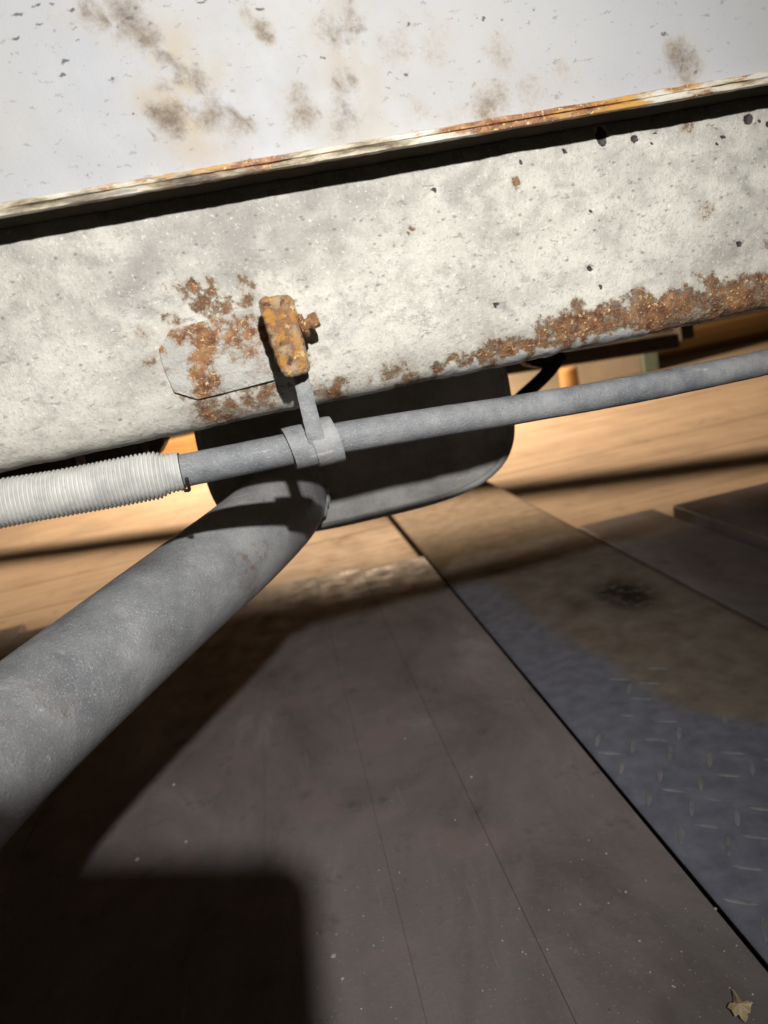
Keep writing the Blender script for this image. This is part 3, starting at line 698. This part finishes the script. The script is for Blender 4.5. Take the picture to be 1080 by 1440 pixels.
# ------------------------------------------------------------------ things far behind, glimpsed under the sill
wallm = mat_grey('hall_wall_paint', (.30, .24, .18), (.38, .31, .24), (.44, .37, .30), bumps=.3, sc=.05)
wl = mesh('wall', [(-6, 6.8, -.05), (6, 6.8, -.05), (6, 6.8, 3), (-6, 6.8, 3)], [(0, 1, 2, 3)], wallm, smooth=False); tag(wl, 'plain beige hall wall far behind the vehicle', kind='structure')
ORANGE = mat_wood('orange_timber', (.34, .19, .08), (.46, .27, .11), (.55, .34, .16), 0, .4, .2)
tb = thing('timber_beam', (.5, 3.9, 0), 'long orange timber beam lying on the floor far behind the muffler', 'beam')
from_bm('timber', box_bm(-3, 4, 3.9, 4.05, -.018, .018, .008), ORANGE, tb)
from_bm('top_batten', box_bm(-3, 4, 3.86, 3.98, .019, .125, .004), ORANGE, tb)
GREEN = mat_grey('green_grey_paint', (.13, .17, .15), (.16, .21, .18), (.19, .24, .21), bumps=.3, sc=.1)
cr = thing('panel_board', (1.2, 3.5, 0), 'pale beige board with a green-grey end strip standing behind the grey pipe', 'board')
a_ = P(690, 545, 3.5); c_ = P(902, 500, 3.5); d_ = P(924, 500, 3.5)
CREAM = mat_grey('beige_board_paint', (.34, .31, .26), (.40, .365, .31), (.45, .41, .35), bumps=.3, sc=.1)
from_bm('board_face', box_bm(a_.x - .25, c_.x - .002, 3.5, 3.56, -.018, .55, .004), CREAM, cr)
from_bm('end_strip', box_bm(c_.x, d_.x, 3.49, 3.57, -.018, .56, .004), GREEN, cr)
q = P(799, 526, 3.2)
stub = thing('wooden_stub', (q.x, 3.2, 0), 'small round brown wooden stub standing in front of the beige board', 'wooden stub')
vv, ff = sweep([V((q.x, 3.2, -.02)), V((q.x, 3.2001, q.z + .02)), V((q.x, 3.2002, q.z + .03))], lambda i, a: (.044, .042, .037)[i] * (1 + .05 * math.sin(3 * a)), 18)
mesh('stub_body', vv, ff, ORANGE, stub, smooth=False)

# ------------------------------------------------------------------ small things on the floor
def Pz(px, py, z=0):
    d = ray(px, py); return V((0, 0, H)) + d * ((z - H) / d.z)
k = M('dry_leaf_tan'); LEAF = k.out(k.ramp(k.noise(220, 4), [(.3, (.50, .38, .20)), (.7, (.80, .66, .42))]), .7, 0, k.bump(k.noise(400, 3), .001, .5))
lp = Pz(1040, 1415, .004); pts = []
shape = [(.05, 1.15), (.20, .72), (.34, .62), (.40, .30), (.78, .22), (1.0, -.08), (.80, -.22), (.62, -.52), (.38, -.50), (.22, -.78), (-.05, -.98), (-.28, -.80), (-.36, -.55), (-.68, -.50), (-.74, -.15), (-.92, .22), (-.60, .36), (-.34, .34), (-.16, .66)]
vs_ = [(lp.x, lp.y, .0062)]
for i, (sx, sy) in enumerate(shape):
    sx, sy = sx * .9 + .25 * sy, sy * .8
    vs_.append((lp.x + sx * .0085, lp.y + sy * .0115, .0018 + .0045 * abs(sx) * random.random() + .002 * random.random()))
leaf = mesh('dry_leaf', vs_, [(0, i + 1, (i + 1) % len(shape) + 1) for i in range(len(shape))], LEAF, smooth=False)
tag(leaf, 'small crumpled tan dry leaf on the dark plank', 'leaf'); leaf.modifiers.new('t', 'SOLIDIFY').thickness = .0004
GRIT = mat_grey('pale_grit', (.40, .38, .35), (.55, .53, .50), (.68, .66, .62), bumps=.2)
gv, gf = [], []
def crumb(x, y_, z, s):
    b0 = len(gv); an = random.random() * 6.3
    for q in range(4): gv.append((x + s * math.cos(an + q * 1.57) * random.uniform(.6, 1.3), y_ + s * math.sin(an + q * 1.57) * random.uniform(.6, 1.3), z))
    gv.append((x, y_, z + s * .8))
    for q in range(4): gf.append((b0 + q, b0 + (q + 1) % 4, b0 + 4))
for _ in range(230):
    px, py = random.uniform(420, 1060), 1440 - abs(random.gauss(0, 170))
    q = Pz(px, py)
    if q.x < .214: crumb(q.x, q.y, .0012, random.choice((.00025, .0003, .0004, .0005, .0005, .0009)))
for px, py, s in ((469, 1346, .0022), (194, 1210, .003), (262, 1185, .0022), (1006, 1280, .0018), (245, 1105, .0022), (482, 1378, .0014), (900, 1325, .0012), (640, 1155, .0014), (880, 1256, .0012), (663, 1094, .0016), (570, 1040, .0014)):
    q = Pz(px, py); crumb(q.x, q.y, .0012, s)
tag(mesh('floor_grit', gv, gf, GRIT, smooth=False), 'pale grit scattered over the dark planks', 'grit', kind='stuff')

# the telephone that takes the picture: its corner shades the floor at lower left
PHONE = mat_grey('black_telephone_case', (.012, .012, .013), (.016, .016, .017), (.02, .02, .021), bumps=.1)
ph = thing('telephone', (0, -.02, H), 'black telephone held at the sill, shading the lower left of the floor', 'telephone')
bm = box_bm(-.095, .0285, -.13, .045, .0045, .0125)
bmesh.ops.bevel(bm, geom=[e for e in bm.edges if abs(e.verts[0].co.z - e.verts[1].co.z) > .005], offset=.012, segments=8, profile=.5, affect='EDGES')
bmesh.ops.transform(bm, matrix=cam.matrix_world, verts=bm.verts)
from_bm('case', bm, PHONE, ph)
